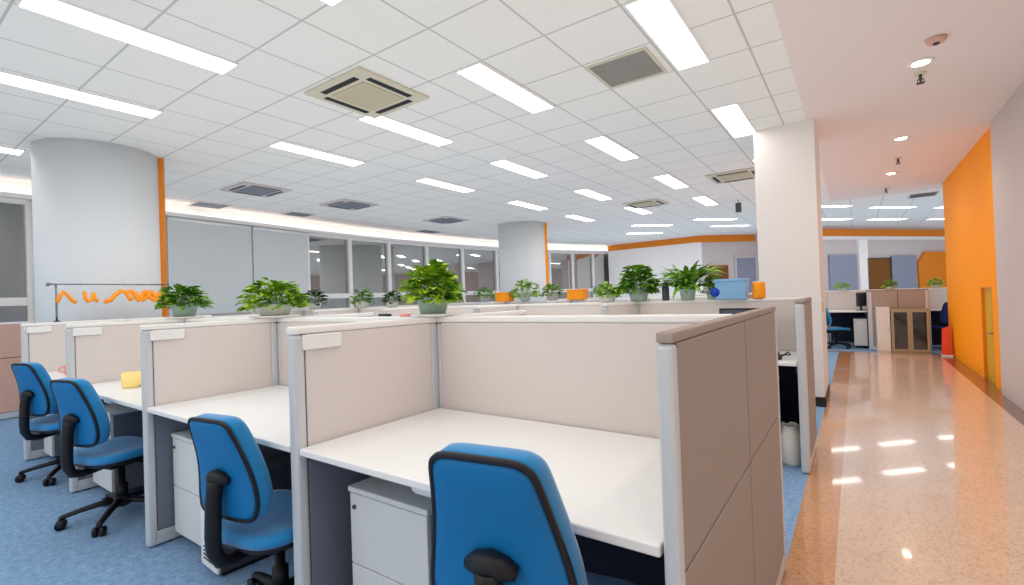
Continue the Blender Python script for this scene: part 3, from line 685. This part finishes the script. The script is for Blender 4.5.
S = [[(.0, .17), (.02, .23), (.045, .27), (.07, .24), (.10, .19), (.13, .165)], [(.19, .27), (.195, .2), (.215, .175), (.24, .185), (.255, .26)], [(.255, .26), (.262, .2), (.285, .175)],
     [(.33, .17), (.38, .185), (.42, .24), (.46, .27), (.50, .26), (.53, .2), (.545, .175)],
     [(.50, .255), (.55, .27), (.575, .22), (.6, .175), (.63, .2), (.645, .26), (.68, .265)], [(.57, .26), (.6, .215), (.64, .175), (.67, .21), (.69, .265)],
     [(.66, .265), (.7, .2), (.73, .17), (.765, .185), (.78, .25), (.80, .27)], [(.70, .27), (.74, .22), (.78, .18), (.82, .2), (.84, .26)]]
for k, s_ in enumerate(S):
    m = rib(s_, .016 if k < 3 else .021); m.build('squiggle', M['orangeplastic'], t)
for y, z in ((.045, .27), (.19, .27), (.46, .27), (.68, .265), (.84, .26)): hang(y, z).build('string', M['white'], t)

# tall side panel at the far left
partition(-8.35, -.2, PI / 2, 1.65, 'reddish brown partition at the far left edge, behind the farthest chair', 'far left partition', fab='fabric_brown', seam=.73, hgt=1.16)

# ------------------------------------------------------------------ islands behind
def island(ys, y0, y1, xs_, word, fab='fabric', lastflag=True, desks=True):
    g = 'partitions of the %s island' % word; o2 = ['first', 'second', 'third', 'fourth', 'fifth', 'sixth', 'seventh']
    for k, x in enumerate(xs_):
        nm = 'end panel facing the corridor' if k == 0 else 'divider, %s from the corridor' % o2[k]
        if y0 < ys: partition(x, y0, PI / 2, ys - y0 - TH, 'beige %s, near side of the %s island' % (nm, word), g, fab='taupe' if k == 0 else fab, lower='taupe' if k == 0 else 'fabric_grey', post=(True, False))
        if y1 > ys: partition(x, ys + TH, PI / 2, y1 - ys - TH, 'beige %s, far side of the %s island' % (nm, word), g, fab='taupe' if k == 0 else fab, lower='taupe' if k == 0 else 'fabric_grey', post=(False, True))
    for k in range(len(xs_) - 1):
        partition(xs_[k + 1] + TH if 0 else xs_[k + 1], ys, 0, xs_[k] - xs_[k + 1], 'beige back screen of the %s island, %s from the corridor' % (word, o2[k]), g, post=(True, k == 0), lower='fabric_grey')
        if desks and y0 < ys: desk(xs_[k + 1] + TH + .006, xs_[k] - TH - .006, y0 + .02, ys - TH - .008, 'white desk on the near side of the %s island, %s from the corridor' % (word, o2[k]), 'desks of the %s island' % word, False)
island(4.50, 3.76, 4.50, [XR, -1.73, -3.13, -4.53, -5.93, -7.33], 'second')
island(7.55, 6.80, 8.30, [-1.3, -2.7, -4.1, -5.5, -6.9], 'third', desks=False)
island(10.9, 10.2, 11.6, [-1.3, -2.7, -4.1], 'fourth', desks=False)

pedestal(-.735, 3.80, 0, 'light grey pedestal at the second island, beside the white bag', 'pedestals behind', w=.22, h=.56)
m = MB(); n = 20; vs = []; fs = []; prof = [(.9, 0), (1.05, .02), (1.08, .12), (1.0, .19), (.85, .23), (.7, .25), (.8, .27)]
rr = random.Random(4)
for r, z in prof:
    for i in range(n):
        a = 2 * PI * i / n; q = 1 + rr.uniform(-.08, .08); vs.append((math.cos(a) * .075 * r * q, math.sin(a) * .09 * r * q, z + (rr.uniform(-.01, .01) if z > 0 else 0)))
for k in range(len(prof) - 1):
    for i in range(n): j = (i + 1) % n; fs.append((k * n + i, k * n + j, (k + 1) * n + j, (k + 1) * n + i))
fs.append(tuple(reversed(range(n)))); m.add(vs, fs, 0, True)
tag(m.build('plastic_bag', M['bag'], loc=(-.42, 3.97, 0)), 'white plastic bag on the carpet under the desk behind the near island', 'bag')
t = thing('desk_phone', 'black desk phone on the small desk behind the near end panel', 'phone', (-.56, 3.98, DZ), .3)
m = MB(); m.add([(x, y, z) for x, y, z in ((-.09, -.1, 0), (.09, -.1, 0), (.09, .1, 0), (-.09, .1, 0), (-.09, -.1, .02), (.09, -.1, .02), (.09, .1, .07), (-.09, .1, .07))],
      [(0, 3, 2, 1), (4, 5, 6, 7), (0, 1, 5, 4), (1, 2, 6, 5), (2, 3, 7, 6), (3, 0, 4, 7)]); m.build('phone_body', M['black'], t)
m = MB(); m.tube([(-.06, -.08, .055), (-.06, -.03, .075), (-.06, .04, .09), (-.06, .09, .1)], [.022, .013, .013, .022], 10); m.build('handset', M['black'], t)
m = MB(); m.tube([(-.06, -.09, .05), (.06, -.12, .01), (.14, -.06, .05), (.17, .02, .02), (.12, .08, .012)], .005, 6); m.build('cord', M['black'], t)
t = thing('desktop_monitor', 'black monitor on the small desk behind the near end panel', 'monitor', (-.72, 4.2, DZ), -.2)
m = MB(); m.box(-.09, .09, -.07, .07, 0, .012, .004); m.build('base', M['black'], t); m = MB(); m.box(-.02, .02, -.01, .02, .01, .14); m.build('neck', M['black'], t)
m = MB(); m.box(-.2, .2, -.02, .015, .1, .36, .006); m.build('housing', M['black'], t); m = MB(); m.box(-.185, .185, -.023, -.02, .12, .345); m.build('screen', M['screen'], t)

GPF = 'plants on the farther partitions'
P2 = 4.50
for args in [(-7.05, P2, .42, .34, .2, .1, 'dark small plant behind the wide bright plant', 'bush', 'potwhite', 'leafdark', 21, 120),
             (-5.85, P2, .34, .30, .2, .1, 'small green plant before the window frame with the orange reflection', 'bush', 'potwhite', 'leafmid', 22, 110),
             (-5.20, P2, .28, .24, .18, .09, 'small very dark plant left of the largest looking plant', 'bush', 'potwhite', 'leafdark', 23, 110),
             (-2.02, P2, .26, .20, .16, .07, 'low light green plant left of the upright bushy plant', 'bush', 'potwhite', 'leaf', 24, 130),
             (-1.70, P2, .36, .36, .19, .12, 'upright bushy plant in grey pot over the second island', 'bush', 'pot', 'leafmid', 25, 230),
             (-1.24, P2, .38, .36, .14, .10, 'fern-like plant with long arching leaves left of the blue box', 'fern', 'pot', 'leafmid', 26, 50),
             (-1.03, P2, .16, .24, .1, .08, 'leafy plant squeezed between the arching fern and the blue box', 'bush', 'pot', 'leafmid', 27, 90)]:
    x, y, w, h, pw, ph, lb, kd, pm, lm, sd, n = args
    plant(x, y, T, w, h, pw, ph, lb, kd, pm, lm, GPF, tray=False, seed=sd, n=n)
for x, w, h, lb, lm, sd in [(-6.0, .55, .30, 'small dark green plant left of the left orange box', 'leafmid', 31), (-5.05, .62, .42, 'bright leafy plant just right of the left orange box, before the far column', 'leaf', 32),
                            (-4.45, .40, .32, 'small plant between the bright leafy plant and the right orange box', 'leafmid', 33), (-3.45, .42, .26, 'small plant right of the right orange box', 'leafmid', 34)]:
    plant(x, 7.55, T, w, h, .2, .12, lb, 'bush', 'potwhite', lm, GPF, tray=False, seed=sd, n=110)
for x, lb in ((-5.52, 'left orange storage box on the third island'), (-3.95, 'right orange storage box on the third island')):
    t = thing('storage_box', lb, 'box', (x, 7.55, T), 0, 'orange boxes on the third island')
    m = MB(); m.box(-.16, .16, -.09, .09, 0, .15, .008); m.build('box_body', M['orangeplastic'], t); m = MB(); m.box(-.165, .165, -.095, .095, .15, .18, .006); m.build('lid', M['orangeplastic'], t)
t = thing('storage_bin', 'light blue plastic bin on the partition top left of the white pillar', 'bin', (-.87, P2, T))
m = MB(); m.prism([(-.12, -.075), (.12, -.075), (.12, .075), (-.12, .075)], 0, .15)
m.v = [((x * (1 + .0 * z), y, z)) for x, y, z in m.v]; m.build('bin_body', M['lightblue'], t)
m = MB(); m.box(-.13, .13, -.085, .085, .15, .172, .006); m.build('lid', M['lightblue'], t)
m = MB(); m.tube([(-.121, -.076, .06), (-.12, -.082, .06)], .038, 20); m.build('round_sticker', M['deepblue'], t)
t = thing('orange_mug_box', 'small orange can beside the light blue bin, touching the pillar view', 'can', (-.66, P2, T)); t.name = 'can'
m = MB(); m.lathe([(.048, 0), (.05, .01), (.05, .12), (.046, .135)], 24); m.build('can_body', M['orangeplastic'], t); m = MB(); m.lathe([(.046, .135), (.046, .142)], 24); m.build('lid', M['rail'], t)
t = thing('water_bottle', 'grey bottle standing between the upright plant and the fern-like plant', 'bottle', (-1.44, P2, T))
m = MB(); m.lathe([(.03, 0), (.032, .01), (.032, .12), (.018, .15), (.014, .17)], 20); m.build('bottle_body', M['darkgrey'], t); m = MB(); m.lathe([(.017, .17), (.017, .19)], 16); m.build('cap', M['alu'], t)

# ------------------------------------------------------------------ far partition by the end of the corridor
YF = 11.5
GF = 'partitions at the end of the corridor'
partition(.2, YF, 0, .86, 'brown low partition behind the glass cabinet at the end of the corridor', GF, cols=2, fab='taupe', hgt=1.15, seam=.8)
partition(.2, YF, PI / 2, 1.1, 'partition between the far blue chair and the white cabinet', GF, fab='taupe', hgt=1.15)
partition(1.06, YF, PI / 2, 1.1, 'partition right of the glass cabinet, left of the navy chair', GF, fab='fabric', hgt=1.15)
partition(-.55, YF + 1.1, 0, 2.4, 'long pale partition behind the far desks', GF, cols=3, fab='fabric', hgt=1.15)
desk(-.5, .17, YF + .25, YF + 1.05, 'far white desk beyond the pillar, with dark monitor', 'far desks', False)
desk(1.09, 1.8, YF + .55, YF + 1.05, 'far white desk behind the navy chair', 'far desks', False)
t = thing('desktop_monitor', 'dark monitor on the far desk beyond the pillar', 'monitor', (.08, YF + .62, DZ), 1.2)
m = MB(); m.box(-.09, .09, -.07, .07, 0, .012, .004); m.build('base', M['black'], t); m = MB(); m.box(-.02, .02, -.01, .02, .01, .14); m.build('neck', M['black'], t)
m = MB(); m.box(-.2, .2, -.02, .015, .08, .36, .006); m.build('housing', M['darkgrey'], t); m = MB(); m.box(-.185, .185, -.023, -.02, .1, .345); m.build('screen', M['screen'], t)
pedestal(.0 - .06, YF + .3, 0, 'white drawer pedestal under the far desk beyond the pillar', 'pedestals behind', w=.22)
t = thing('storage_cabinet', 'white-doored cabinet left of the glass cabinet at the corridor end', 'cabinet', (.29, YF - TH - .35, 0))
m = MB(); m.box(0, .2, .015, .345, 0, .83, .003); m.build('body', M['cabinet'], t); m = MB(); m.box(.005, .195, 0, .015, .04, .825, .003); m.build('door', M['cabinet'], t)
m = MB(); m.tube([(.17, 0, .42), (.17, -.012, .42)], .008, 8); m.build('knob', M['steel'], t)
t = thing('glass_cabinet', 'beige cabinet with two glass doors full of papers at the corridor end', 'cabinet', (.5, YF - TH - .35, 0))
m = MB(); m.box(0, .53, .33, .345, 0, .8); m.box(0, .02, .0, .33, 0, .8); m.box(.51, .53, 0, .33, 0, .8); m.box(.02, .51, 0, .33, 0, .06); m.box(.02, .51, 0, .33, .77, .8); m.build('body', M['olive'], t)
for z in (.28, .52): m = MB(); m.box(.02, .51, .03, .33, z, z + .012); m.build('shelf', M['darkgrey'], t)
for k in range(2):
    x0 = .004 + k * .262; m = MB(); m.box(x0, x0 + .035, -.016, 0, .04, .78); m.box(x0 + .225, x0 + .26, -.016, 0, .04, .78); m.box(x0 + .035, x0 + .225, -.016, 0, .04, .08); m.box(x0 + .035, x0 + .225, -.016, 0, .74, .78)
    dd = m.build('glass_door', M['olive'], t); m = MB(); m.box(x0 + .035, x0 + .225, -.010, -.006, .08, .74); m.build('pane', M['cabglass'], dd)
rr = random.Random(9)
pl_ = 0
for z, w in ((.062, 'bottom'), (.294, 'middle'), (.534, 'top')):
    for x0, sd in ((.05, 'left'), (.3, 'right')):
        m = MB(); zz = z
        for i in range(rr.randint(4, 7)): m.box(.5 + x0 + rr.uniform(0, .02), .5 + x0 + .17 + rr.uniform(0, .02), YF - TH - .3, YF - TH - .08, zz, zz + .018); zz += .02
        tag(m.build('paper_stack', M['paper']), 'stack of papers on the %s shelf of the glass cabinet, %s side' % (w, sd), 'papers', 'paper stacks in the glass cabinet')
for x, w, lb, sd in ((-.24, .34, 'far leafy plant on the partition right of the white pillar', 41), (.52, .24, 'small far plant on the partition above the glass cabinet', 42), (1.28, .26, 'far plant on the partition beside the orange wall', 43)):
    yy = YF if x > .2 and x < 1.06 else YF + 1.1
    plant(x, yy, 1.15, w * (1.0 if yy == YF else 1.1), .2, .13, .06, lb, 'bush', 'potwhite', 'leaf', GPF, tray=False, seed=sd, n=120)
c = dup(ch, (-.37, YF + .30, 0), math.radians(-60), 'small far blue office chair beyond the white pillar', 'far office chairs'); c.scale = (.95,) * 3
c2 = dup(ch, (1.40, YF + .58, 0), math.radians(5), 'far navy office chair beside the orange wall', 'far office chairs'); c2.scale = (1.0,) * 3
for k_ in kids(c2):
    if k_.name.split('.')[0] in ('back_shell', 'back_cushion', 'seat'):
        k_.data = k_.data.copy(); k_.data.materials.clear(); k_.data.materials.append(M['navy'])
t = thing('floor_sign', 'red-orange standing floor sign at the end of the orange wall', 'sign', (1.225, 10.95, 0), -.1)
m = MB(); m.add([(x, y, z) for x, y, z in ((-.07, -.11, .03), (.07, -.11, .03), (.07, -.08, .03), (-.07, -.08, .03), (-.055, -.02, .46), (.055, -.02, .52), (.055, .0, .52), (-.055, .0, .46))],
      [(0, 3, 2, 1), (4, 5, 6, 7), (0, 1, 5, 4), (1, 2, 6, 5), (2, 3, 7, 6), (3, 0, 4, 7)]); m.build('front_board', M['redorange'], t)
m = MB(); m.add([(x, y, z) for x, y, z in ((-.07, .11, .03), (.07, .11, .03), (.07, .08, .03), (-.07, .08, .03), (-.055, .02, .46), (.055, .02, .52), (.055, .0, .52), (-.055, .0, .46))],
      [(0, 3, 2, 1), (4, 5, 6, 7), (0, 1, 5, 4), (1, 2, 6, 5), (2, 3, 7, 6), (3, 0, 4, 7)]); m.build('rear_board', M['redorange'], t)
m = MB(); m.box(-.075, .075, -.115, -.07, 0, .03); m.box(-.075, .075, .07, .115, 0, .03); m.build('foot', M['white'], t)

# ------------------------------------------------------------------ world and view
w = bpy.data.worlds.new('night'); scene.world = w; w.use_nodes = True
w.node_tree.nodes['Background'].inputs[0].default_value = (.10, .12, .16, 1); w.node_tree.nodes['Background'].inputs[1].default_value = .35
vs = scene.view_settings; scene.display_settings.display_device = 'sRGB'
vs.view_transform = 'Standard'; vs.look = 'None'; vs.gamma = 1; vs.use_curve_mapping = False; vs.exposure = -0.12
scene.cycles.max_bounces = 8; scene.cycles.diffuse_bounces = 5; scene.cycles.glossy_bounces = 4; scene.cycles.transparent_max_bounces = 12
scene.cycles.sample_clamp_indirect = 6; scene.cycles.caustics_reflective = False; scene.cycles.caustics_refractive = False
scene.cycles.use_denoising = True
scene.cycles.use_fast_gi = True; scene.cycles.fast_gi_method = 'ADD'
w.light_settings.ao_factor = 0.42; w.light_settings.distance = 2.2
